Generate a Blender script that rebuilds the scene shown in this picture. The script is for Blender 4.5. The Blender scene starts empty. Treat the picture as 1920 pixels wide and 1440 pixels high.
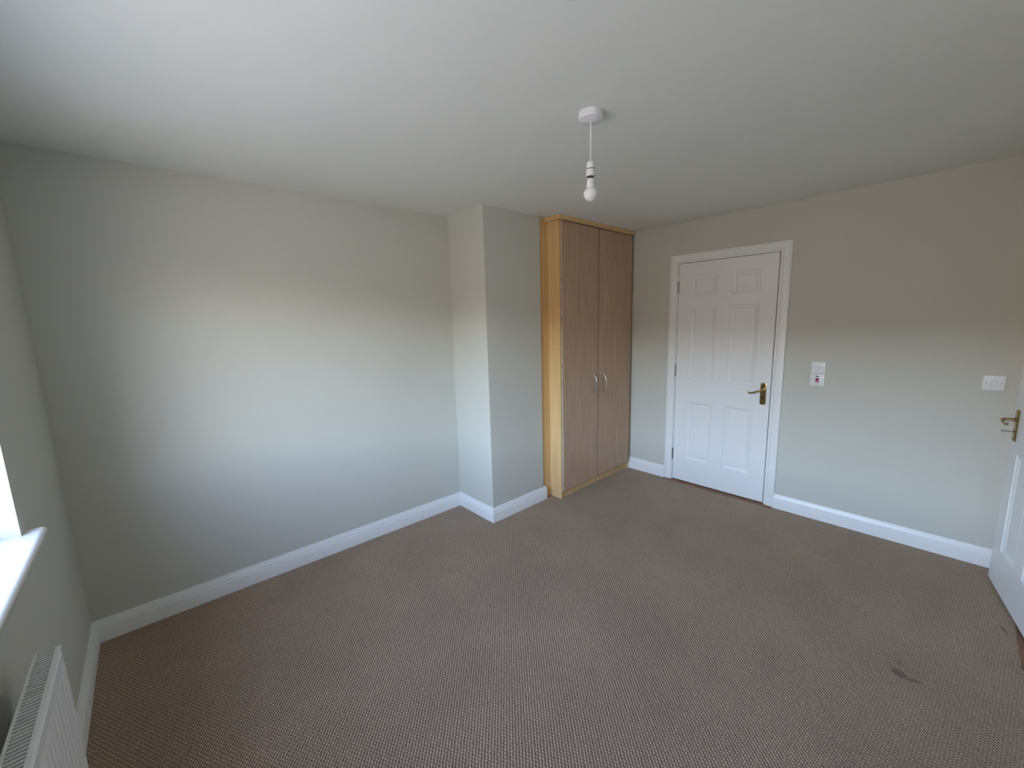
import bpy, bmesh, math, random
from mathutils import Vector, Matrix

random.seed(4)
SC = bpy.context.scene
COL = SC.collection
PI = math.pi

# ------------------------------------------------------------------ camera
F_PX = 756.66
YAW, PITCH, ROLL = 0.7356, -0.1557, -0.0278
CAM = Vector((0.3623, -2.7691, 1.5418))
fw = Vector((math.sin(YAW) * math.cos(PITCH), math.cos(YAW) * math.cos(PITCH), math.sin(PITCH)))
rt = Vector((math.cos(YAW), -math.sin(YAW), 0.0))
up = rt.cross(fw)
r2 = rt * math.cos(ROLL) + up * math.sin(ROLL)
u2 = -rt * math.sin(ROLL) + up * math.cos(ROLL)
cd = bpy.data.cameras.new('camera')
cd.sensor_fit = 'HORIZONTAL'
cd.sensor_width = 36.0
cd.lens = F_PX / 1920.0 * 36.0
cd.clip_start = 0.02
cam = bpy.data.objects.new('camera', cd)
M = Matrix((r2, u2, -fw)).transposed().to_4x4()
M.translation = CAM
cam.matrix_world = M
COL.objects.link(cam)
SC.camera = cam

# ------------------------------------------------------------------ world, daylight, exposure
world = bpy.data.worlds.new('overcast_sky')
SC.world = world
world.use_nodes = True
bg = world.node_tree.nodes['Background']
st = world.node_tree.nodes.new('ShaderNodeTexSky')          # hazy sky, low sun behind the house
st.sky_type = 'NISHITA'
st.sun_disc = False
st.sun_elevation = math.radians(24)
st.sun_rotation = math.radians(90)
st.dust_density = 3.2
st.air_density = 1.0
wb = world.node_tree.nodes.new('ShaderNodeVectorMath')      # the phone's white balance on the daylight
wb.operation = 'MULTIPLY'
wb.inputs[1].default_value = (1.18, 1.0, 0.97)
world.node_tree.links.new(st.outputs[0], wb.inputs[0])
world.node_tree.links.new(wb.outputs[0], bg.inputs[0])
bg.inputs[1].default_value = 2.04
SC.view_settings.view_transform = 'Standard'
SC.view_settings.look = 'None'
SC.view_settings.gamma = 1.0
SC.view_settings.use_curve_mapping = False
SC.view_settings.exposure = 1.8
SC.cycles.max_bounces = 9
SC.cycles.diffuse_bounces = 7
SC.cycles.glossy_bounces = 4
SC.cycles.transparent_max_bounces = 12
SC.cycles.caustics_reflective = False
SC.cycles.caustics_refractive = False
SC.cycles.sample_clamp_indirect = 4.0

# ------------------------------------------------------------------ measurements
L = 3.9517          # window wall (x = 0) to door wall
H = 2.3417          # ceiling
YF = -3.155         # wall with the ajar door
A, B, BX = 2.2058, 0.4782, 2.770   # chimney-breast like projection
W1 = -0.038         # the long wall runs slightly out of square
HS = 0.1143         # baseboard height
D0, DW, DH = 1.0538, 0.7657, 1.981  # closed door: hinge side, width, height
WY0, WY1, WZ0, WZ1 = -0.82, -2.62, 0.905, 1.99   # window opening
WT = 0.20           # thickness of the window wall

# portal: tells the renderer where the sky light comes in (gives off nothing itself)
pl = bpy.data.lights.new('window_portal', 'AREA')
pl.shape = 'RECTANGLE'
pl.size = abs(WY1 - WY0)
pl.size_y = WZ1 - WZ0
pl.cycles.is_portal = True
po = bpy.data.objects.new('window_portal', pl)
po.location = (-WT - 0.01, (WY0 + WY1) / 2, (WZ0 + WZ1) / 2)
po.rotation_euler = (PI / 2, 0, -PI / 2)
COL.objects.link(po)

# ------------------------------------------------------------------ materials
def new_mat(name):
    m = bpy.data.materials.new(name)
    m.use_nodes = True
    nt = m.node_tree
    return m, nt, nt.nodes['Principled BSDF'], nt.nodes, nt.links

def lin(c):
    return (c[0], c[1], c[2], 1)

def add_bump(nt, p, height_socket, strength, dist):
    b = nt.nodes.new('ShaderNodeBump')
    b.inputs['Strength'].default_value = strength
    b.inputs['Distance'].default_value = dist
    nt.links.new(height_socket, b.inputs['Height'])
    nt.links.new(b.outputs[0], p.inputs['Normal'])

def paint(name, col, rough=0.6, spec=0.3, bump=0.12, scale=220, var=0.03):
    m, nt, p, N, Lk = new_mat(name)
    tc = N.new('ShaderNodeTexCoord')
    n1 = N.new('ShaderNodeTexNoise'); n1.inputs['Scale'].default_value = 2.3; n1.inputs['Detail'].default_value = 3
    Lk.new(tc.outputs['Object'], n1.inputs['Vector'])
    r = N.new('ShaderNodeValToRGB')
    r.color_ramp.elements[0].position = 0.3; r.color_ramp.elements[1].position = 0.7
    r.color_ramp.elements[0].color = lin([c * (1 - var) for c in col])
    r.color_ramp.elements[1].color = lin([min(1, c * (1 + var)) for c in col])
    Lk.new(n1.outputs['Fac'], r.inputs['Fac'])
    Lk.new(r.outputs['Color'], p.inputs['Base Color'])
    p.inputs['Roughness'].default_value = rough
    p.inputs['Specular IOR Level'].default_value = spec
    if bump:
        n2 = N.new('ShaderNodeTexNoise'); n2.inputs['Scale'].default_value = scale; n2.inputs['Detail'].default_value = 2
        Lk.new(tc.outputs['Object'], n2.inputs['Vector'])
        add_bump(nt, p, n2.outputs['Fac'], bump, 0.001)
    return m

def wood(name, dark, light, rough=0.45, stretch=(28, 28, 1.3), spec=0.35):
    m, nt, p, N, Lk = new_mat(name)
    tc = N.new('ShaderNodeTexCoord')
    mp = N.new('ShaderNodeMapping'); mp.inputs['Scale'].default_value = stretch
    Lk.new(tc.outputs['Object'], mp.inputs['Vector'])
    n1 = N.new('ShaderNodeTexNoise'); n1.inputs['Scale'].default_value = 1.6; n1.inputs['Detail'].default_value = 6
    n1.inputs['Roughness'].default_value = 0.65; n1.inputs['Distortion'].default_value = 0.4
    Lk.new(mp.outputs[0], n1.inputs['Vector'])
    n2 = N.new('ShaderNodeTexNoise'); n2.inputs['Scale'].default_value = 9; n2.inputs['Detail'].default_value = 3
    Lk.new(mp.outputs[0], n2.inputs['Vector'])
    mx = N.new('ShaderNodeMath'); mx.operation = 'MULTIPLY_ADD'
    Lk.new(n2.outputs['Fac'], mx.inputs[0]); mx.inputs[1].default_value = 0.35
    Lk.new(n1.outputs['Fac'], mx.inputs[2])
    r = N.new('ShaderNodeValToRGB')
    r.color_ramp.elements[0].position = 0.42; r.color_ramp.elements[1].position = 0.92
    r.color_ramp.elements[0].color = lin(dark); r.color_ramp.elements[1].color = lin(light)
    Lk.new(mx.outputs[0], r.inputs['Fac'])
    Lk.new(r.outputs['Color'], p.inputs['Base Color'])
    p.inputs['Roughness'].default_value = rough
    p.inputs['Specular IOR Level'].default_value = spec
    add_bump(nt, p, mx.outputs[0], 0.05, 0.001)
    return m

def metal(name, col, rough=0.3):
    m, nt, p, N, Lk = new_mat(name)
    tc = N.new('ShaderNodeTexCoord')
    n1 = N.new('ShaderNodeTexNoise'); n1.inputs['Scale'].default_value = 60
    Lk.new(tc.outputs['Object'], n1.inputs['Vector'])
    mr = N.new('ShaderNodeMapRange'); mr.inputs['To Min'].default_value = rough * 0.8; mr.inputs['To Max'].default_value = rough * 1.25
    Lk.new(n1.outputs['Fac'], mr.inputs['Value']); Lk.new(mr.outputs[0], p.inputs['Roughness'])
    p.inputs['Base Color'].default_value = lin(col)
    p.inputs['Metallic'].default_value = 1.0
    return m

M_WALL = paint('wall_emulsion', (0.58, 0.575, 0.515), 0.62, 0.3, 0.10, 260, 0.012)
M_CEIL = paint('ceiling_emulsion', (0.775, 0.795, 0.745), 0.8, 0.2, 0.10, 200, 0.012)
M_GLOSS = paint('white_gloss_woodwork', (0.82, 0.82, 0.80), 0.32, 0.45, 0.03, 90, 0.01)
M_DOOR = paint('white_satin_door', (0.81, 0.81, 0.80), 0.38, 0.42, 0.04, 420, 0.01)
M_PLASTIC = paint('white_plastic', (0.80, 0.80, 0.81), 0.35, 0.4, 0, 100, 0.01)
M_UPVC = paint('white_upvc', (0.85, 0.86, 0.86), 0.3, 0.45, 0, 100, 0.01)
M_RAD = paint('radiator_enamel', (0.80, 0.80, 0.80), 0.35, 0.45, 0.05, 500, 0.01)
M_RADIN_SHADE = paint('radiator_inside_shade', (0.05, 0.05, 0.055), 0.6, 0.3, 0, 100, 0.05)  # near-black colour paints in the deep shade between the fins
M_RED = paint('red_rocker', (0.34, 0.015, 0.06), 0.3, 0.5, 0, 80, 0.15)
M_NEON = paint('dark_neon_lens', (0.035, 0.008, 0.02), 0.2, 0.5, 0, 80, 0.1)
M_HOLE = paint('black_hole', (0.012, 0.010, 0.009), 0.7, 0.1, 0, 80, 0.1)
M_ROCKER_SHADE = paint('switch_painted_shadow_gap', (0.30, 0.30, 0.31), 0.5, 0.3, 0, 80, 0.05)  # grey rim painting the thin shadow line round each rocker
M_SCREW = metal('screw_steel', (0.42, 0.42, 0.41), 0.4)
M_BRASS = metal('polished_brass', (0.47, 0.355, 0.160), 0.13)
M_STEEL = metal('satin_nickel', (0.74, 0.71, 0.66), 0.28)
M_HINGE = metal('hinge_steel', (0.30, 0.29, 0.27), 0.4)
M_OAK = wood('light_oak_foil', (0.60, 0.385, 0.165), (0.77, 0.540, 0.275), 0.42)
M_BEECH = wood('beech_door_foil', (0.395, 0.262, 0.177), (0.565, 0.400, 0.282), 0.40)
M_BAND = wood('pale_worn_edge', (0.30, 0.21, 0.14), (0.66, 0.54, 0.41), 0.55, (8, 8, 7))
M_CHIP_SHADE = wood('chipped_edge_gap_shade', (0.075, 0.048, 0.030), (0.20, 0.135, 0.09), 0.7, (8, 8, 7))  # right wardrobe door: chipped edge, darkened to paint in the gap's shade
M_THRESH = wood('threshold_wood', (0.13, 0.062, 0.030), (0.32, 0.165, 0.085), 0.5, (9, 9, 9))
M_GROUND = paint('outside_ground', (0.23, 0.232, 0.215), 0.9, 0.1, 0, 50, 0.2)

def bulb_material():
    m, nt, p, N, Lk = new_mat('opal_glass')
    tc = N.new('ShaderNodeTexCoord')
    n = N.new('ShaderNodeTexNoise'); n.inputs['Scale'].default_value = 30
    Lk.new(tc.outputs['Object'], n.inputs['Vector'])
    r = N.new('ShaderNodeValToRGB')
    r.color_ramp.elements[0].color = (0.80, 0.81, 0.82, 1); r.color_ramp.elements[1].color = (0.88, 0.89, 0.90, 1)
    Lk.new(n.outputs['Fac'], r.inputs['Fac']); Lk.new(r.outputs[0], p.inputs['Base Color'])
    p.inputs['Roughness'].default_value = 0.22
    p.inputs['Subsurface Weight'].default_value = 0.3
    p.inputs['Subsurface Radius'].default_value = (0.02, 0.02, 0.02)
    return m
M_BULB = bulb_material()

def glass_material():
    m = bpy.data.materials.new('window_glass'); m.use_nodes = True
    nt = m.node_tree; N = nt.nodes; N.clear()
    o = N.new('ShaderNodeOutputMaterial'); mx = N.new('ShaderNodeMixShader')
    t = N.new('ShaderNodeBsdfTransparent'); g = N.new('ShaderNodeBsdfGlossy')
    t.inputs[0].default_value = (0.97, 0.985, 0.98, 1); g.inputs['Roughness'].default_value = 0.02
    lw = N.new('ShaderNodeLayerWeight'); lw.inputs[0].default_value = 0.5
    pw = N.new('ShaderNodeMath'); pw.operation = 'POWER'; pw.inputs[1].default_value = 5.0
    ma = N.new('ShaderNodeMath'); ma.operation = 'MULTIPLY_ADD'; ma.inputs[1].default_value = 0.9; ma.inputs[2].default_value = 0.035
    nt.links.new(lw.outputs['Facing'], pw.inputs[0]); nt.links.new(pw.outputs[0], ma.inputs[0])
    nt.links.new(ma.outputs[0], mx.inputs[0]); nt.links.new(t.outputs[0], mx.inputs[1]); nt.links.new(g.outputs[0], mx.inputs[2])
    nt.links.new(mx.outputs[0], o.inputs[0])
    return m
M_GLASS = glass_material()

def carpet_material():
    m, nt, p, N, Lk = new_mat('loop_pile_carpet')
    def math_(op, a, b=None, c=None):
        n = N.new('ShaderNodeMath'); n.operation = op
        for i, v in enumerate((a, b, c)):
            if v is None: continue
            if isinstance(v, (int, float)): n.inputs[i].default_value = v
            else: Lk.new(v, n.inputs[i])
        return n.outputs[0]
    tc = N.new('ShaderNodeTexCoord')
    nd = N.new('ShaderNodeTexNoise'); nd.inputs['Scale'].default_value = 75; nd.inputs['Detail'].default_value = 1.5
    Lk.new(tc.outputs['Object'], nd.inputs['Vector'])
    sub = N.new('ShaderNodeVectorMath'); sub.operation = 'SUBTRACT'; sub.inputs[1].default_value = (0.5, 0.5, 0.5)
    Lk.new(nd.outputs['Color'], sub.inputs[0])
    sc = N.new('ShaderNodeVectorMath'); sc.operation = 'SCALE'; sc.inputs['Scale'].default_value = 0.0070
    Lk.new(sub.outputs[0], sc.inputs[0])
    ad = N.new('ShaderNodeVectorMath'); ad.operation = 'ADD'
    Lk.new(tc.outputs['Object'], ad.inputs[0]); Lk.new(sc.outputs[0], ad.inputs[1])
    sep = N.new('ShaderNodeSeparateXYZ'); Lk.new(ad.outputs[0], sep.inputs[0])
    s = 0.0080
    ra = math.radians(41.5)                                                              # heading of the ribs
    w = 2 * PI / (s * math.sqrt(2))
    q = math_('ADD', math_('MULTIPLY', sep.outputs[0], w * math.cos(ra)), math_('MULTIPLY', sep.outputs[1], -w * math.sin(ra)))
    t = math_('ADD', math_('MULTIPLY', sep.outputs[0], 0.92 * w * math.sin(ra)), math_('MULTIPLY', sep.outputs[1], 0.92 * w * math.cos(ra)))
    rib = math_('COSINE', q)
    odd = math_('MULTIPLY', math_('ROUND', math_('DIVIDE', q, 2 * PI)), 2.1)              # loops of neighbouring ribs are staggered
    bead = math_('COSINE', math_('ADD', t, odd))
    c = math_('ADD', math_('MULTIPLY', rib, 0.66), math_('MULTIPLY', bead, 0.34))
    fine = N.new('ShaderNodeTexNoise'); fine.inputs['Scale'].default_value = 420; fine.inputs['Detail'].default_value = 2
    Lk.new(tc.outputs['Object'], fine.inputs['Vector'])
    f = math_('MULTIPLY_ADD', math_('SUBTRACT', fine.outputs['Fac'], 0.5), 1.5, math_('MULTIPLY', c, 0.5))
    f = math_('ADD', f, 0.5)
    r = N.new('ShaderNodeValToRGB')
    e = r.color_ramp.elements
    e[0].position = 0.10; e[0].color = (0.090, 0.065, 0.048, 1)
    e[1].position = 0.95; e[1].color = (0.545, 0.402, 0.285, 1)
    k = e.new(0.5); k.color = (0.272, 0.197, 0.138, 1)
    Lk.new(f, r.inputs['Fac'])
    # large soft wear patches
    big = N.new('ShaderNodeTexNoise'); big.inputs['Scale'].default_value = 2.2; big.inputs['Detail'].default_value = 3
    Lk.new(tc.outputs['Object'], big.inputs['Vector'])
    mr = N.new('ShaderNodeMapRange'); mr.inputs['From Min'].default_value = 0.3; mr.inputs['From Max'].default_value = 0.7
    mr.inputs['To Min'].default_value = 0.90; mr.inputs['To Max'].default_value = 1.08
    Lk.new(big.outputs['Fac'], mr.inputs['Value'])
    # dark spill: ragged spots on the pile
    sepo = N.new('ShaderNodeSeparateXYZ'); Lk.new(tc.outputs['Object'], sepo.inputs[0])
    nz = N.new('ShaderNodeTexNoise'); nz.inputs['Scale'].default_value = 90
    Lk.new(tc.outputs['Object'], nz.inputs['Vector'])
    wob = math_('MULTIPLY', math_('SUBTRACT', nz.outputs['Fac'], 0.5), 0.9)
    tot = None
    for (x, y, rx, ry, ang, amt) in ((2.585, -2.738, 0.028, 0.022, 0.9, 0.52), (2.578, -2.785, 0.024, 0.010, -1.2, 0.45), (3.262, -3.058, 0.030, 0.006, 0.3, 0.5), (2.66, -2.735, 0.022, 0.008, 0.2, 0.25)):
        dx = math_('SUBTRACT', sepo.outputs[0], x); dy = math_('SUBTRACT', sepo.outputs[1], y)
        ca, sa = math.cos(ang), math.sin(ang)
        ux = math_('ADD', math_('MULTIPLY', dx, ca / rx), math_('MULTIPLY', dy, sa / rx))
        uy = math_('ADD', math_('MULTIPLY', dx, -sa / ry), math_('MULTIPLY', dy, ca / ry))
        d = math_('SQRT', math_('ADD', math_('MULTIPLY', ux, ux), math_('MULTIPLY', uy, uy)))
        d = math_('ADD', d, wob)
        mk = N.new('ShaderNodeMapRange'); mk.interpolation_type = 'SMOOTHSTEP'
        mk.inputs['From Min'].default_value = 0.75; mk.inputs['From Max'].default_value = 1.25
        mk.inputs['To Min'].default_value = 1 - amt; mk.inputs['To Max'].default_value = 1.0
        Lk.new(d, mk.inputs['Value'])
        tot = mk.outputs[0] if tot is None else math_('MULTIPLY', tot, mk.outputs[0])
    fac = math_('MULTIPLY', tot, mr.outputs[0])
    vm = N.new('ShaderNodeVectorMath'); vm.operation = 'SCALE'
    Lk.new(r.outputs['Color'], vm.inputs[0]); Lk.new(fac, vm.inputs['Scale'])
    Lk.new(vm.outputs[0], p.inputs['Base Color'])
    p.inputs['Roughness'].default_value = 0.95
    p.inputs['Specular IOR Level'].default_value = 0.1
    p.inputs['Sheen Weight'].default_value = 0.45
    p.inputs['Sheen Roughness'].default_value = 0.45
    p.inputs['Sheen Tint'].default_value = (0.90, 0.73, 0.55, 1)
    h = math_('ADD', math_('MULTIPLY', c, 0.6), math_('MULTIPLY', fine.outputs['Fac'], 0.5))
    add_bump(nt, p, h, 0.55, 0.003)
    return m
M_CARPET = carpet_material()

# ------------------------------------------------------------------ mesh helpers
def bm_box(bm, x0, x1, y0, y1, z0, z1):
    if x0 > x1: x0, x1 = x1, x0
    if y0 > y1: y0, y1 = y1, y0
    if z0 > z1: z0, z1 = z1, z0
    v = [bm.verts.new(c) for c in ((x0, y0, z0), (x1, y0, z0), (x1, y1, z0), (x0, y1, z0), (x0, y0, z1), (x1, y0, z1), (x1, y1, z1), (x0, y1, z1))]
    for f in ((0, 3, 2, 1), (4, 5, 6, 7), (0, 1, 5, 4), (1, 2, 6, 5), (2, 3, 7, 6), (3, 0, 4, 7)):
        bm.faces.new([v[i] for i in f])
    return bm

def box(*a):
    return bm_box(bmesh.new(), *a)

def boxes(lst):
    bm = bmesh.new()
    for a in lst: bm_box(bm, *a)
    return bm

def loft(rings, closed_ring=True, caps=True):
    """rings: lists of points with equal length"""
    bm = bmesh.new()
    vs = [[bm.verts.new(p) for p in r] for r in rings]
    n = len(rings[0])
    for a, b in zip(vs, vs[1:]):
        for i in range(n if closed_ring else n - 1):
            j = (i + 1) % n
            bm.faces.new((a[i], a[j], b[j], b[i]))
    if caps:
        bm.faces.new(list(reversed(vs[0]))); bm.faces.new(vs[-1])
    bmesh.ops.recalc_face_normals(bm, faces=bm.faces[:])
    return bm

def lathe(profile, n=32, cx=0, cy=0):
    """profile: (r, z) from top to bottom; ends closed on the axis"""
    bm = bmesh.new()
    rows = []
    for r, z in profile:
        if r < 1e-6:
            rows.append([bm.verts.new((cx, cy, z))])
        else:
            rows.append([bm.verts.new((cx + r * math.cos(2 * PI * i / n), cy + r * math.sin(2 * PI * i / n), z)) for i in range(n)])
    for a, b in zip(rows, rows[1:]):
        for i in range(n):
            j = (i + 1) % n
            if len(a) == 1 and len(b) == 1: continue
            if len(a) == 1: bm.faces.new((a[0], b[i], b[j]))
            elif len(b) == 1: bm.faces.new((a[i], a[j], b[0]))
            else: bm.faces.new((a[i], a[j], b[j], b[i]))
    bmesh.ops.recalc_face_normals(bm, faces=bm.faces[:])
    return bm

def tube(path, radii, n=12, flat=1.0):
    path = [Vector(p) for p in path]
    rings = []
    ref = Vector((0.013, 0.027, 1)).normalized()
    for i, p in enumerate(path):
        t = (path[min(i + 1, len(path) - 1)] - path[max(i - 1, 0)]).normalized()
        u = t.cross(ref)
        if u.length < 0.05: u = t.cross(Vector((1, 0.01, 0)))
        u.normalize(); w = u.cross(t).normalized()
        r = radii[i] if isinstance(radii, (list, tuple)) else radii
        rings.append([p + u * r * math.cos(2 * PI * k / n) + w * r * flat * math.sin(2 * PI * k / n) for k in range(n)])
    return loft(rings)

def smooth_path(pts, k=5):
    out = []
    P = [Vector(p) for p in pts]
    for i in range(len(P) - 1):
        p0, p1, p2, p3 = P[max(i - 1, 0)], P[i], P[i + 1], P[min(i + 2, len(P) - 1)]
        for j in range(k):
            t = j / k
            out.append(0.5 * ((2 * p1) + (-p0 + p2) * t + (2 * p0 - 5 * p1 + 4 * p2 - p3) * t * t + (-p0 + 3 * p1 - 3 * p2 + p3) * t ** 3))
    out.append(P[-1])
    return out

def xf(bm, fn):
    for v in bm.verts: v.co = Vector(fn(v.co))
    return bm

def obj(name, bm, mat, parent=None, bevel=0, smooth=False, seg=2, shift=None):
    if shift is not None:
        bmesh.ops.translate(bm, verts=bm.verts[:], vec=-Vector(shift))
    me = bpy.data.meshes.new(name)
    bm.to_mesh(me); bm.free()
    me.materials.append(mat)
    o = bpy.data.objects.new(name, me)
    COL.objects.link(o)
    if parent: o.parent = parent
    if smooth:
        for pl_ in me.polygons: pl_.use_smooth = True
    if bevel:
        md = o.modifiers.new('bevel', 'BEVEL'); md.width = bevel; md.segments = seg; md.limit_method = 'ANGLE'
        md.angle_limit = math.radians(40)
    return o

def thing(name, label, cat, loc=(0, 0, 0), rotz=0.0, group=None):
    o = bpy.data.objects.new(name, None); COL.objects.link(o)
    o.empty_display_size = 0.05
    o.location = loc; o.rotation_euler = (0, 0, rotz)
    o['label'] = label; o['category'] = cat
    if group: o['group'] = group
    return o

def struct(o, label, cat):
    o['kind'] = 'structure'; o['label'] = label; o['category'] = cat
    return o

def smooth_by_angle(o, deg=35):
    me = o.data
    for p in me.polygons: p.use_smooth = True
    bm = bmesh.new(); bm.from_mesh(me)
    for e in bm.edges:
        if len(e.link_faces) == 2 and e.calc_face_angle(0) > math.radians(deg): e.smooth = False
    bm.to_mesh(me); bm.free()
    return o

# ------------------------------------------------------------------ room shell
T = 0.12
struct(obj('floor', box(-0.0, L, YF, 0.0, -0.10, 0.0), M_CARPET), 'brown and beige loop pile carpet covering the bedroom floor', 'carpet')
struct(obj('ceiling', box(-WT, L + T, YF - T, T, H, H + 0.12), M_CEIL), 'plain white painted bedroom ceiling', 'ceiling')

# long wall, very slightly out of square
def back_wall():
    k = W1 / A
    e = L + 0.0
    pts = [(-WT, -k * WT), (e, k * e), (e, T), (-WT, T)]
    return loft([[(x, y, -0.1) for x, y in pts], [(x, y, H) for x, y in pts]])
struct(obj('wall_back', back_wall(), M_WALL), 'long plain greige wall with the soft pool of window light', 'wall')
struct(obj('wall_breast', box(A, BX, -B, -0.005, -0.1, H), M_WALL), 'greige boxed wall projection beside the wardrobe', 'wall')

# window wall with its opening and reveals
struct(obj('wall_left', boxes([
    (-WT, 0, YF - T, 0.0, -3.0, WZ0 - 0.028), (-WT, 0, YF - T, 0.0, WZ1, H),
    (-WT, 0, WY0, 0.0, WZ0 - 0.028, WZ1), (-WT, 0, YF - T, WY1, WZ0 - 0.028, WZ1)]), M_WALL), 'greige window wall at the left edge of the room', 'wall')

# door wall with recess for the closed door
LG, LT = 0.004, 0.026       # gap round the leaf and lining thickness
o_y0, o_y1, o_z = -D0 + LG + LT, -D0 - DW - LG - LT, 0.012 + DH + LG + LT
struct(obj('wall_right', boxes([
    (L, L + T, o_y0, T, -0.1, H), (L, L + T, YF - T, o_y1, -0.1, H), (L, L + T, o_y1, o_y0, o_z, H),
    (L + T, L + T + 0.05, YF - T, T, -0.1, H), (L, L + T, o_y1, o_y0, -0.1, -0.02)]), M_WALL), 'greige end wall holding the closed white door and switches', 'wall')

# wall with the ajar door and a bit of landing behind it
X20, X21 = 3.0085, 3.8370
struct(obj('wall_front', boxes([
    (-WT, X20, YF - T, YF, -0.1, H), (X21, L + T, YF - T, YF, -0.1, H), (X20, X21, YF - T, YF, 2.03, H)]), M_WALL),
    'greige wall on the right holding the ajar white door', 'wall')
struct(obj('wall_landing', boxes([
    (X20 - 0.5, X20 - 0.45, YF - 1.3, YF - T, -0.1, H), (X21 + 0.4, X21 + 0.45, YF - 1.3, YF - T, -0.1, H),
    (X20 - 0.5, X21 + 0.45, YF - 1.35, YF - 1.3, -0.1, H), (X20 - 0.5, X21 + 0.45, YF - 1.35, YF - T, H, H + 0.1)]), M_WALL),
    'greige landing walls behind the ajar door', 'wall')
struct(obj('floor_landing', box(X20 - 0.5, X21 + 0.45, YF - 1.35, YF - T, -0.1, -0.004), M_THRESH), 'brown wooden landing floor behind the ajar door', 'floor')

# outside ground below the window
struct(obj('ground', box(-220, -WT - 0.02, -220, 220, -3.2, -3.0), M_GROUND), 'grey green ground outside the window far below', 'ground')

# two-storey terrace across the road: hides the lowest strip of sky from the room
M_RENDER = paint('dark_brick', (0.098, 0.108, 0.118), 0.9, 0.1, 0, 50, 0.1)
M_SLATE = paint('roof_slate', (0.10, 0.10, 0.105), 0.8, 0.2, 0, 50, 0.2)
tr = struct(thing('house_terrace', '', 'houses', (-28, 0, -3.0)), 'dark brick terrace with slate roof across the road outside', 'houses')
obj('wall', box(-4, 4, -32, 32, 0.0, 5.6), M_RENDER, tr)
obj('roof', loft([[(-4.4, y, 5.5), (4.4, y, 5.5), (0, y, 8.1)] for y in (-32.3, 32.3)]), M_SLATE, tr)

# ------------------------------------------------------------------ baseboards
SKP = [(0.018, 0.0), (0.018, 0.0735), (0.0172, 0.0765), (0.0150, 0.0785), (0.0122, 0.0790), (0.0116, 0.0835), (0.0122, 0.0845), (0.0150, 0.0850), (0.0146, 0.0885), (0.0110, 0.0950), (0.0072, 0.1050), (0.0066, 0.1105), (0.0050, HS), (-0.002, HS), (-0.002, 0.0)]

def run(path):
    """mitred rings of SKP along a 2-D path, room on the right hand"""
    P = [Vector(p) for p in path]
    rings = []
    for i, p in enumerate(P):
        ns = []
        for a, b in ((i - 1, i), (i, i + 1)):
            if a < 0 or b >= len(P): continue
            d = (P[b] - P[a]).normalized(); ns.append(Vector((d.y, -d.x)))
        if len(ns) == 2:
            m = (ns[0] + ns[1]); m = m / (1 + ns[0].dot(ns[1]))
        else: m = ns[0]
        rings.append([(p.x + m.x * d, p.y + m.y * d, z) for d, z in SKP])
    return rings

R = run([(0, YF), (0, 0), (A, W1), (A, -B), (2.800, -B)])
for i, (nm, lb) in enumerate((('baseboard_left', 'white moulded baseboard along the window wall'),
                              ('baseboard_back', 'white moulded baseboard along the long bright wall'))):
    smooth_by_angle(struct(obj(nm, loft(R[i:i + 2]), M_GLOSS), lb, 'baseboard'), 30)
bb = loft(R[2:5])
smooth_by_angle(struct(obj('baseboard_breast', bb, M_GLOSS, bevel=0.003), 'white moulded baseboard turning round the wall projection', 'baseboard'), 30)
R = run([(L, -0.577), (L, -D0 + 0.078)])
smooth_by_angle(struct(obj('baseboard_right', loft(R), M_GLOSS), 'short white baseboard between wardrobe and closed door', 'baseboard'), 30)
R = run([(L, -D0 - DW - 0.080), (L, YF), (X21 + 0.06, YF)])
smooth_by_angle(struct(obj('baseboard_right', loft(R), M_GLOSS), 'white baseboard running from closed door to the ajar door', 'baseboard'), 30)
R = run([(X20 - 0.07, YF), (0.0, YF)])
smooth_by_angle(struct(obj('baseboard_front', loft(R), M_GLOSS), 'white baseboard along the wall beside the ajar door', 'baseboard'), 30)

# ------------------------------------------------------------------ doors
ARP = [(0.0, -0.002), (0.0, 0.0095), (0.003, 0.0115), (0.013, 0.0115), (0.016, 0.0135), (0.020, 0.0160), (0.026, 0.0172), (0.030, 0.0165), (0.033, 0.0172), (0.061, 0.0172), (0.067, 0.0145), (0.070, 0.0095), (0.070, -0.002)]

def architrave(u0, u1, top, fn):
    rings = []
    for k in range(4):
        ring = []
        for w, t in ARP:
            q = ((u0 - w, 0), (u0 - w, top + w), (u1 + w, top + w), (u1 + w, 0))[k]
            ring.append(fn(q[0], t, q[1]))
        rings.append(ring)
    return loft(rings)

PANELS = []
for (z0, z1) in ((0.212, 0.760), (0.960, 1.610), (1.694, 1.870)):
    for (u0, u1) in ((0.112, 0.331), (0.441, 0.652)):
        PANELS.append((u0, u1, z0, z1))

def panel_bm(u0, u1, z0, z1, s):
    prof = [(0, 0), (0.0025, 0.0040), (0.005, 0.0050), (0.008, 0.0052), (0.018, 0.0085), (0.026, 0.0130), (0.030, 0.0134), (0.0335, 0.0090), (0.038, 0.0078)]
    rings = []
    for w, d in prof:
        rings.append([(u0 + w, s * d, z0 + w), (u1 - w, s * d, z0 + w), (u1 - w, s * d, z1 - w), (u0 + w, s * d, z1 - w)])
    bm = bmesh.new()
    vs = [[bm.verts.new(p) for p in r] for r in rings]
    for a, b in zip(vs, vs[1:]):
        for i in range(4):
            j = (i + 1) % 4
            bm.faces.new((a[i], a[j], b[j], b[i]))
    bm.faces.new(vs[-1])
    return bm

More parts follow.
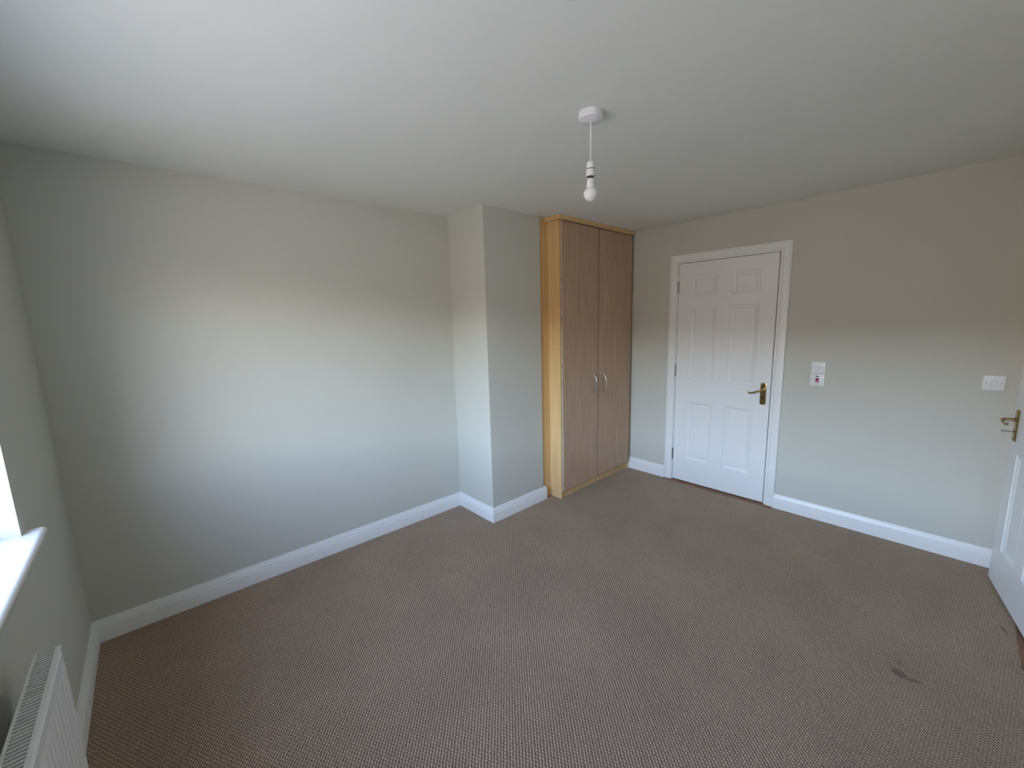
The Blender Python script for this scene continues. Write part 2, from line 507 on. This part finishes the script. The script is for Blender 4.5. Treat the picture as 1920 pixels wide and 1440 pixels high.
def leaf_bm(s, w, h, t=0.035):
    us = [0, 0.112, 0.331, 0.441, 0.652, w]
    zs = [0, 0.212, 0.760, 0.960, 1.610, 1.694, 1.870, h]
    bm = bmesh.new()
    g = {}
    for i, u in enumerate(us):
        for j, z in enumerate(zs): g[i, j] = bm.verts.new((u, 0, z))
    for i in range(5):
        for j in range(7):
            if i in (1, 3) and j in (1, 3, 5): continue
            bm.faces.new((g[i, j], g[i + 1, j], g[i + 1, j + 1], g[i, j + 1]))
    b = [bm.verts.new(c) for c in ((0, s * t, 0), (w, s * t, 0), (w, s * t, h), (0, s * t, h))]
    bm.faces.new(b)
    bm.faces.new([g[i, 0] for i in range(6)] + [b[1], b[0]])
    bm.faces.new([g[i, 7] for i in range(6)] + [b[2], b[3]])
    bm.faces.new([g[0, j] for j in range(8)] + [b[3], b[0]])
    bm.faces.new([g[5, j] for j in range(8)] + [b[2], b[1]])
    return bm

def backplate_bm(s, uc, z0, z1, w=0.042, t=0.0075):
    """tall plate with arched ends and a stepped rim; room side at -s*t"""
    def outline(k):
        hw = w / 2 - k; pts = []
        for (zc, sg) in ((z1, 1), (z0, -1)):
            seq = []
            for i in range(9):
                a = -1 + 2 * i / 8
                seq.append((uc + a * hw, zc - sg * (0.005 + k) + sg * 0.005 * (1 - a * a)))
            if sg == 1: seq.reverse()
            pts += seq
        return pts
    rings = []
    for k, d in ((0, 0.0), (0, 0.003), (0.0012, 0.0042), (0.0045, 0.0052), (0.0060, t), (0.010, t)):
        rings.append([(u, -s * d, z) for u, z in outline(k)])
    return loft(rings)

def door_handle(root, s, uc, zc, key=False, droop=1.0):
    bp = smooth_by_angle(obj('handle_backplate', backplate_bm(s, uc, zc - 0.120, zc + 0.056), M_BRASS, root), 25)
    bp['label'] = 'polished brass lever backplate with keyhole'
    q = lambda u, n, z: (uc + u, -s * n, zc + z)
    rose = tube([q(0, 0.007, 0), q(0, 0.011, 0), q(0, 0.014, 0)], [0.0125, 0.012, 0.009], 20)
    smooth_by_angle(obj('lever_collar', rose, M_BRASS, bp), 35)
    pts = [q(0, 0.010, 0), q(0, 0.036, 0), q(-0.003, 0.050, 0.0), q(-0.014, 0.058, -0.002 * droop), q(-0.034, 0.060, -0.010 * droop), q(-0.056, 0.060, -0.020 * droop), q(-0.072, 0.059, -0.0255 * droop), q(-0.084, 0.058, -0.024 * droop), q(-0.092, 0.057, -0.017 * droop), q(-0.094, 0.0565, -0.012 * droop)]
    path = smooth_path(pts, 4)
    n = len(path)
    rad = []
    for i in range(n):
        a = i / (n - 1)
        rad.append(0.0082 - 0.002 * min(1, a * 2) + 0.0014 * max(0, (a - 0.6) / 0.4) - (0.003 if i == n - 1 else 0))
    smooth_by_angle(obj('lever', tube(path, rad, 12), M_BRASS, bp), 50)
    kz = -0.065
    kh = loft([[q(0.0045 * math.cos(2 * PI * i / 14), d, kz + 0.004 + 0.0045 * math.sin(2 * PI * i / 14)) for i in range(14)] for d in (0.0060, 0.0080)])
    bm_box(kh, uc - 0.0022, uc + 0.0022, -s * 0.006, -s * 0.0080, zc + kz - 0.009, zc + kz + 0.003)
    obj('keyhole', kh, M_HOLE, bp)
    for dz in (0.046, -0.108):
        sc = loft([[q(0.0032 * math.cos(2 * PI * i / 12), d, dz + 0.0032 * math.sin(2 * PI * i / 12)) for i in range(12)] for d in (0.007, 0.0085)])
        obj('screw', sc, M_BRASS, bp)
    if key:
        ring = []
        kb = tube([q(0, 0.004, kz), q(0, 0.034, kz - 0.001)], [0.0026, 0.0026], 10)
        R_ = 0.0085
        pth = [q(0.0, 0.034 + R_ - R_ * math.cos(2 * PI * i / 20), kz + 0.72 * R_ * math.sin(2 * PI * i / 20)) for i in range(20)]
        rings = []
        for i in range(20):
            a = 2 * PI * i / 20
            c = Vector(pth[i]); cen = Vector(q(0, 0.034 + R_, kz)); rad_ = (c - cen).normalized()
            side = Vector((1, 0, 0))
            rings.append([c + rad_ * 0.0019 * math.cos(2 * PI * k / 8) + side * 0.0019 * math.sin(2 * PI * k / 8) for k in range(8)])
        vs = [[kb.verts.new(p) for p in r] for r in rings]
        for i in range(20):
            a_, b_ = vs[i], vs[(i + 1) % 20]
            for k in range(8): kb.faces.new((a_[k], a_[(k + 1) % 8], b_[(k + 1) % 8], b_[k]))
        bmesh.ops.recalc_face_normals(kb, faces=kb.faces[:])
        ko = smooth_by_angle(obj('key', kb, M_HINGE, bp), 50)
        ko['label'] = 'small steel key left in the keyhole'

def build_leaf(root, s, handle_u, key=False):
    lf = obj('leaf', leaf_bm(s, DW, DH), M_DOOR, root)
    for pn in PANELS:
        obj('panel', panel_bm(*pn, s), M_DOOR, lf)
    door_handle(root, s, handle_u, 0.932, key, 0.5 if key else 1.0)
    return lf

# closed door: local x runs from hinge to lock edge, room side is local -y
d1 = struct(thing('door_1', '', 'door', (L + 0.003, -D0, 0.012), -PI / 2), 'closed white six panel door with a brass lever handle', 'door')
build_leaf(d1, 1, DW - 0.048)
for hz in (1.780, 1.035, 0.245):
    hb = tube([(-0.0025, -0.004, hz - 0.052), (-0.0025, -0.004, hz + 0.052)], 0.0055, 10)
    bm_box(hb, -0.003, 0.002, -0.003, 0.02, hz - 0.05, hz + 0.05)
    h_ = obj('hinge', hb, M_HINGE, d1)
    h_['label'] = 'dark steel butt hinge'
fr = boxes([(-LG - LT, -LG, -0.004, 0.115, -0.012, DH + LG + LT), (DW + 0.007, DW + LG + LT, -0.004, 0.115, -0.012, DH + LG + LT),
            (-LG, DW + LG, -0.004, 0.115, DH + LG, DH + LG + LT),
            (-LG, 0.010, 0.038, 0.075, -0.012, DH + LG), (DW - 0.010, DW + 0.007, 0.038, 0.075, -0.012, DH + LG), (-LG, DW + LG, 0.038, 0.075, DH - 0.010, DH + LG)])
obj('door_lining', fr, M_GLOSS, d1)
a1 = architrave(D0 - LG - 0.005, D0 + DW + 0.013, 0.012 + DH + LG + 0.005, lambda u, t, z: (L - t, -u, z))
smooth_by_angle(struct(obj('trim_1', a1, M_GLOSS), 'white moulded architrave around the closed door', 'door trim'), 25)
th = box(L - 0.050, L + 0.10, -D0 + 0.072, -D0 - DW - 0.076, -0.015, 0.005)
struct(obj('trim_2', th, M_THRESH, bevel=0.003), 'thin brown wooden threshold strip under the closed door', 'threshold')

# ajar door: hinged nearer the camera, lock edge out in the room, room side is local +y
HX, HY, ANG = 3.0385, -3.1448, math.radians(9.3)
d2 = struct(thing('door_2', '', 'door', (HX, HY, 0.014), ANG), 'white six panel door standing ajar at the right edge', 'door')
build_leaf(d2, -1, DW - 0.048, True)
for hz in (1.780, 1.035, 0.245):
    hb = tube([(-0.003, 0.004, hz - 0.052), (-0.003, 0.004, hz + 0.052)], 0.0055, 10)
    obj('hinge', hb, M_HINGE, d2)
a2 = architrave(X20 + 0.022, X21 - 0.022, 2.008, lambda u, t, z: (u, YF + t, z))
smooth_by_angle(struct(obj('trim_3', a2, M_GLOSS), 'white architrave around the ajar door opening', 'door trim'), 25)
struct(obj('trim_4', boxes([(X20, X20 + 0.026, YF - T, YF + 0.001, 0, 2.03), (X21 - 0.026, X21, YF - T, YF + 0.001, 0, 2.03), (X20 + 0.026, X21 - 0.026, YF - T, YF + 0.001, 2.004, 2.03)]), M_GLOSS),
       'white door lining inside the ajar door opening', 'door trim')
struct(obj('trim_5', box(2.974, X21 + 0.045, YF - T, YF + 0.060, -0.02, 0.005), M_THRESH, bevel=0.002), 'brown wooden threshold under the ajar door', 'threshold')

# ------------------------------------------------------------------ window
wn = struct(thing('window_1', '', 'window', (-WT + 0.04, (WY0 + WY1) / 2, WZ0)), 'white framed window with a bullnose sill at the left edge', 'window')
sh = wn.location.copy()
fy0, fy1, fz0, fz1 = WY1, WY0, WZ0, WZ1
fx0, fx1 = -WT + 0.01, -WT + 0.07
ym = (fy0 + fy1) / 2
obj('window_frame', boxes([(fx0, fx1, fy0, fy0 + 0.06, fz0, fz1), (fx0, fx1, fy1 - 0.06, fy1, fz0, fz1), (fx0, fx1, fy0 + 0.06, fy1 - 0.06, fz0, fz0 + 0.06),
                           (fx0, fx1, fy0 + 0.06, fy1 - 0.06, fz1 - 0.06, fz1), (fx0, fx1, ym - 0.035, ym + 0.035, fz0 + 0.06, fz1 - 0.06)]), M_UPVC, wn, 0.004, shift=sh)
for a, b in ((fy0 + 0.06, ym - 0.035), (ym + 0.035, fy1 - 0.06)):
    obj('pane', box(fx0 + 0.03, fx0 + 0.034, a, b, fz0 + 0.06, fz1 - 0.06), M_GLASS, wn, shift=sh)
prof = [(-WT + 0.07, WZ0), (0.034, WZ0)]
for i in range(1, 9):
    a = PI / 2 - i * PI / 8
    prof.append((0.034 + 0.014 * math.cos(a), WZ0 - 0.014 + 0.014 * math.sin(a)))
prof += [(0.0, WZ0 - 0.028), (-WT + 0.07, WZ0 - 0.028)]
def sill_rings():
    rs = []
    for y, clipx in ((WY0 + 0.052, True), (WY0 + 0.0005, True), (WY0 + 0.0, False), (WY1, False), (WY1 - 0.0005, True), (WY1 - 0.052, True)):
        rs.append([(max(x, 0.0005) if clipx else x, y, z) for x, z in prof])
    return rs
smooth_by_angle(obj('window_sill', loft(sill_rings()), M_GLOSS, wn, shift=sh), 30)

# ------------------------------------------------------------------ wardrobe
WX, WF = 2.8785, -0.590
wr = thing('wardrobe', 'tall light oak fitted wardrobe with two flat beech doors', 'wardrobe', (WX, WF, 0))
ws = wr.location.copy()
obj('side_panel', box(WX, WX + 0.018, WF, -0.14, 0.0, 2.312), M_OAK, wr, 0.0012, shift=ws)
obj('filler_panel', box(BX + 0.001, WX - 0.001, -0.463, -0.445, 0.0, 2.336), M_OAK, wr, 0.001, shift=ws)
obj('carcass', boxes([(WX + 0.018, 3.905, -0.155, -0.14, 0.0, 2.312), (WX + 0.018, 3.905, WF + 0.002, -0.155, 2.294, 2.312), (WX + 0.018, 3.905, WF + 0.014, -0.155, 0.072, 0.090),
                      ]), M_OAK, wr, shift=ws)
obj('side_panel', box(3.905, 3.923, WF, -0.14, 0.0, 2.312), M_OAK, wr, 0.0012, shift=ws)
obj('scribe_strip', box(3.924, L - 0.0005, -0.55, -0.535, HS, 2.312), M_OAK, wr, 0.001, shift=ws)
obj('plinth', box(WX + 0.019, 3.932, WF + 0.016, WF + 0.032, 0.0, 0.072), M_OAK, wr, 0.001, shift=ws)
# cornice: front run with a mitred return on the left
CZ0, CZ1 = 2.309, H - 0.001
cp = [(0.0, CZ0), (0.028, CZ0), (0.031, CZ0 + 0.003), (0.031, CZ0 + 0.020), (0.034, CZ0 + 0.024), (0.034, CZ1), (0.0, CZ1)]
path = [(WX, -0.450), (WX, WF), (3.926, WF)]
rings = [[(WX - d, -0.462, z) for d, z in cp], [(WX - d, WF - d, z) for d, z in cp], [(3.930, WF - d, z) for d, z in cp]]
obj('cornice', loft(rings), M_OAK, wr, shift=ws)

def wardrobe_door(x0, x1, hx, band):
    y1, y0 = WF - 0.004, WF - 0.021
    d = obj('door', box(x0, x1, y0, y1, 0.078, 2.300), M_BEECH, wr, 0.003, seg=3, shift=ws)
    # banding facing the window: pale at left, dark with painted gap shade at right
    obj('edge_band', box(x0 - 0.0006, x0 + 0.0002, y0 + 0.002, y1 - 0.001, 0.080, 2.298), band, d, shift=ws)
    # bow handle
    z0, z1, yy = 0.882, 1.042, y0
    pts = [(hx, yy + 0.002, z0), (hx, yy - 0.012, z0 + 0.010), (hx, yy - 0.028, z0 + 0.035), (hx, yy - 0.035, (z0 + z1) / 2), (hx, yy - 0.028, z1 - 0.035), (hx, yy - 0.012, z1 - 0.010), (hx, yy + 0.002, z1)]
    pp = smooth_path(pts, 5)
    rad = [0.0052 - 0.0012 * math.sin(PI * i / (len(pp) - 1)) for i in range(len(pp))]
    h_ = smooth_by_angle(obj('handle', tube(pp, rad, 12), M_STEEL, d, shift=ws), 50)
    h_['label'] = 'slim satin nickel bow handle'
    return d
wardrobe_door(2.884, 3.3695, 3.306, M_BAND)
wardrobe_door(3.3765, 3.902, 3.446, M_CHIP_SHADE)

# ------------------------------------------------------------------ radiator under the window
RX0, RX1, RY0, RY1, RZ0, RZ1 = 0.045, 0.102, -1.195, -2.245, 0.12, 0.700
rd = thing('radiator', 'white panel radiator with slotted top grille below the window sill', 'radiator', (RX0, (RY0 + RY1) / 2, RZ0))
rs_ = rd.location.copy()
# front panel: pressed flutes between flat rails
def flutes():
    y = RY0 - 0.030; pts = []
    pitch = 0.0333
    pts.append((RX1 - 0.004, y + 0.0))
    while y - pitch > RY1 + 0.030:
        pts += [(RX1 - 0.004, y - 0.003), (RX1 - 0.0015, y - 0.0080), (RX1 - 0.0015, y - 0.0250), (RX1 - 0.004, y - 0.030)]
        y -= pitch
    pts.append((RX1 - 0.004, RY1 + 0.030))
    return pts
fp = flutes()
ring_z = [(RZ0 + 0.022, -0.004), (RZ0 + 0.034, 0.0), (RZ1 - 0.046, 0.0), (RZ1 - 0.030, -0.004)]
bm = bmesh.new()
rows = []
for z, dx in ring_z:
    rows.append([bm.verts.new((x if dx == 0 else RX1 - 0.004, y, z)) for x, y in fp])
for a, b in zip(rows, rows[1:]):
    for i in range(len(fp) - 1): bm.faces.new((a[i], a[i + 1], b[i + 1], b[i]))
bmesh.ops.recalc_face_normals(bm, faces=bm.faces[:])
# rails and margins round the flutes
x0f, x1f = RX1 - 0.016, RX1 - 0.004
bm_box(bm, x0f, x1f, RY0 - 0.028, RY1 + 0.028, RZ1 - 0.031, RZ1 - 0.004)
bm_box(bm, x0f, x1f, RY0 - 0.028, RY1 + 0.028, RZ0, RZ0 + 0.022)
bm_box(bm, x0f, x1f - 0.0002, RY0 - 0.028, RY1 + 0.028, RZ0 + 0.022, RZ1 - 0.031)
obj('front_panel', bm, M_RAD, rd, 0.0015, shift=rs_)
obj('back_panel', box(RX0, RX0 + 0.010, RY0 - 0.012, RY1 + 0.012, RZ0, RZ1 - 0.012), M_RAD, rd, 0.002, shift=rs_)
obj('convector_fins', box(RX0 + 0.011, RX1 - 0.018, RY0 - 0.030, RY1 + 0.030, RZ0 + 0.04, RZ1 - 0.022), M_RADIN_SHADE, rd, shift=rs_)
gr = obj('top_grille', boxes([(RX0, RX0 + 0.006, RY0, RY1, RZ1 - 0.010, RZ1), (RX1 - 0.018, RX1 - 0.0075, RY0, RY1, RZ1 - 0.010, RZ1),
                              (RX0 + 0.006, RX1 - 0.018, RY0, RY0 - 0.005, RZ1 - 0.010, RZ1), (RX0 + 0.006, RX1 - 0.018, RY1, RY1 + 0.005, RZ1 - 0.010, RZ1)]), M_RAD, rd, 0.001, shift=rs_)
NS = 88
pitch = (abs(RY1 - RY0) - 0.010) / NS
slat0 = None
for i in range(NS - 1):
    y = RY0 - 0.005 - pitch * (i + 1)
    if slat0 is None:
        slat0 = obj('slat', box(RX0 + 0.006 - rs_.x, RX1 - 0.018 - rs_.x, -0.0024, 0.0024, RZ1 - 0.006 - rs_.z, RZ1 - 0.001 - rs_.z), M_RAD, gr)
        s_ = slat0
    else:
        s_ = slat0.copy(); COL.objects.link(s_)
    s_.location.y = y - rs_.y
for y in (RY0 - 0.45, RY1 + 0.16):
    obj('wall_bracket', box(0.001, RX0 + 0.001, y - 0.015, y + 0.015, RZ0 + 0.05, RZ1 - 0.09), M_RAD, rd, 0.001, shift=rs_)

# ------------------------------------------------------------------ pendant light
PX, PY = 1.7775, -1.712
pd = thing('pendant_light', 'bare white light bulb hanging on a cord from the ceiling', 'ceiling light', (PX, PY, H))
smooth_by_angle(obj('ceiling_rose', lathe([(0, 0), (0.0475, 0), (0.0480, -0.004), (0.0480, -0.024), (0.0465, -0.0275), (0.040, -0.0290), (0.034, -0.0295), (0.030, -0.0318), (0.008, -0.0335), (0.006, -0.0360), (0, -0.0360)], 48), M_PLASTIC, pd), 30)
zt = 2.161 - H
smooth_by_angle(obj('cord', tube([(0, 0, -0.030), (0.0006, 0.0004, -0.09), (0.0004, 0, -0.14), (0, 0, zt - 0.004)], 0.0030, 10), M_PLASTIC, pd), 60)
lh = smooth_by_angle(obj('lamp_holder', lathe([(0, zt), (0.012, zt), (0.0150, zt - 0.002), (0.0162, zt - 0.006), (0.0168, zt - 0.0245), (0.0160, zt - 0.0260), (0.0150, zt - 0.0262), (0.0150, zt - 0.0285), (0.0176, zt - 0.0292), (0.0178, zt - 0.0545), (0.0168, zt - 0.0555), (0.0155, zt - 0.0545), (0.0155, zt - 0.046), (0, zt - 0.046)], 32), M_PLASTIC, pd), 30)
smooth_by_angle(obj('shade_ring_gap', lathe([(0.0156, zt - 0.0258), (0.0166, zt - 0.0262), (0.0166, zt - 0.0290), (0.0156, zt - 0.0292)], 32), M_HOLE, lh), 30)
zb = zt - 0.0645
gl = [(0.0130, zb), (0.0142, zb - 0.002), (0.0146, zb - 0.014), (0.0155, zb - 0.021), (0.0180, zb - 0.0285)]
zc_, rg = zb - 0.0560, 0.0283
for i in range(0, 15):
    an = math.radians(52 - i * 142 / 14)
    gl.append((max(rg * math.cos(an), 0.0) if i < 14 else 0.0, zc_ + rg * math.sin(an)))
bl = smooth_by_angle(obj('bulb', lathe(gl, 40), M_BULB, pd), 60)
bl['label'] = 'opal white bulb'
smooth_by_angle(obj('bulb_cap', lathe([(0, zb + 0.016), (0.0115, zb + 0.016), (0.0118, zb + 0.002), (0.0130, zb), (0, zb)], 32), M_HINGE, bl), 30)

# ------------------------------------------------------------------ wall switches on the door wall
def switch_plate(label, yc, zc, kind):
    """local x = along the wall to the right as seen from the room, room side local -y"""
    t = thing('wall_switch', label, 'light switch' if kind != 'red' else 'switch', (L, yc, zc), -PI / 2)
    hw = 0.043
    rings = []
    for k, d in ((0.0, 0.0), (0.0, 0.0062), (0.0012, 0.0078), (0.0030, 0.0085)):
        r = []
        rc = 0.004 - min(k, 0.003)
        for cx, cz, a0 in ((1, 1, 0), (-1, 1, 90), (-1, -1, 180), (1, -1, 270)):
            for a in (0, 30, 60, 90):
                an = math.radians(a0 + a)
                r.append((cx * (hw - k - rc) + rc * math.cos(an), -d, cz * (hw - k - rc) + rc * math.sin(an)))
        rings.append(r)
    smooth_by_angle(obj('plate', loft(rings), M_PLASTIC, t), 25)
    yf = -0.0085
    def rocker(cx, cz, w, h, mat, tilt=0.0022):
        bm = bmesh.new()
        f = 0.0022
        v = [bm.verts.new(c) for c in (
            (cx - w / 2, yf + 0.002, cz - h / 2), (cx + w / 2, yf + 0.002, cz - h / 2), (cx + w / 2, yf + 0.002, cz + h / 2), (cx - w / 2, yf + 0.002, cz + h / 2),
            (cx - w / 2, yf - f - tilt, cz - h / 2), (cx + w / 2, yf - f - tilt, cz - h / 2), (cx + w / 2, yf - f, cz), (cx - w / 2, yf - f, cz),
            (cx + w / 2, yf - f - tilt * 0.3, cz + h / 2), (cx - w / 2, yf - f - tilt * 0.3, cz + h / 2))]
        for q in ((0, 1, 5, 4), (4, 5, 6, 7), (7, 6, 8, 9), (9, 8, 2, 3), (0, 4, 7, 9, 3), (1, 2, 8, 6, 5), (0, 3, 2, 1)):
            bm.faces.new([v[i] for i in q])
        bmesh.ops.recalc_face_normals(bm, faces=bm.faces[:])
        shade_rim = boxes([(cx - w / 2 - 0.0009, cx + w / 2 + 0.0009, yf - 0.0003, yf + 0.001, cz - h / 2 - 0.0009, cz + h / 2 + 0.0009)])
        ro = obj('rocker', bm, mat, t, 0.0006)
        obj('rocker_shade_rim', shade_rim, M_ROCKER_SHADE, ro)
        return ro
    def screw(cx):
        r = [[(cx + 0.0034 * math.cos(2 * PI * i / 14), yf - d, 0.0034 * math.sin(2 * PI * i / 14)) for i in range(14)] for d in (-0.001, 0.0004)]
        s_ = obj('screw', loft(r), M_SCREW, t)
        obj('screw_slot', box(cx - 0.003, cx + 0.003, yf - 0.0006, yf + 0.0002, -0.0005, 0.0005), M_HOLE, s_)
    screw(-0.0302); screw(0.0302)
    if kind == 'double':
        rocker(-0.0095, -0.002, 0.0165, 0.024, M_PLASTIC, 0.0016)
        rocker(0.0095, -0.002, 0.0165, 0.024, M_PLASTIC, 0.0032)
    elif kind == 'single':
        rocker(0.0, 0.0, 0.019, 0.024, M_PLASTIC, 0.0032)
    else:
        o = rocker(0.0, -0.004, 0.0185, 0.034, M_RED, 0.0016)
        o['label'] = 'dark red rocker'
        n_ = obj('neon_indicator', box(-0.0105, 0.0105, yf - 0.0010, yf + 0.001, 0.0225, 0.0295), M_NEON, t, 0.0005)
        n_['label'] = 'dark oblong indicator window'
    return t
switch_plate('white double rocker switch directly above the red switch', -2.1145, 1.1445, 'double')
switch_plate('white switch with a dark red rocker', -2.1130, 1.0553, 'red')
switch_plate('white single rocker light switch near the ajar door', -2.9370, 1.1110, 'single')
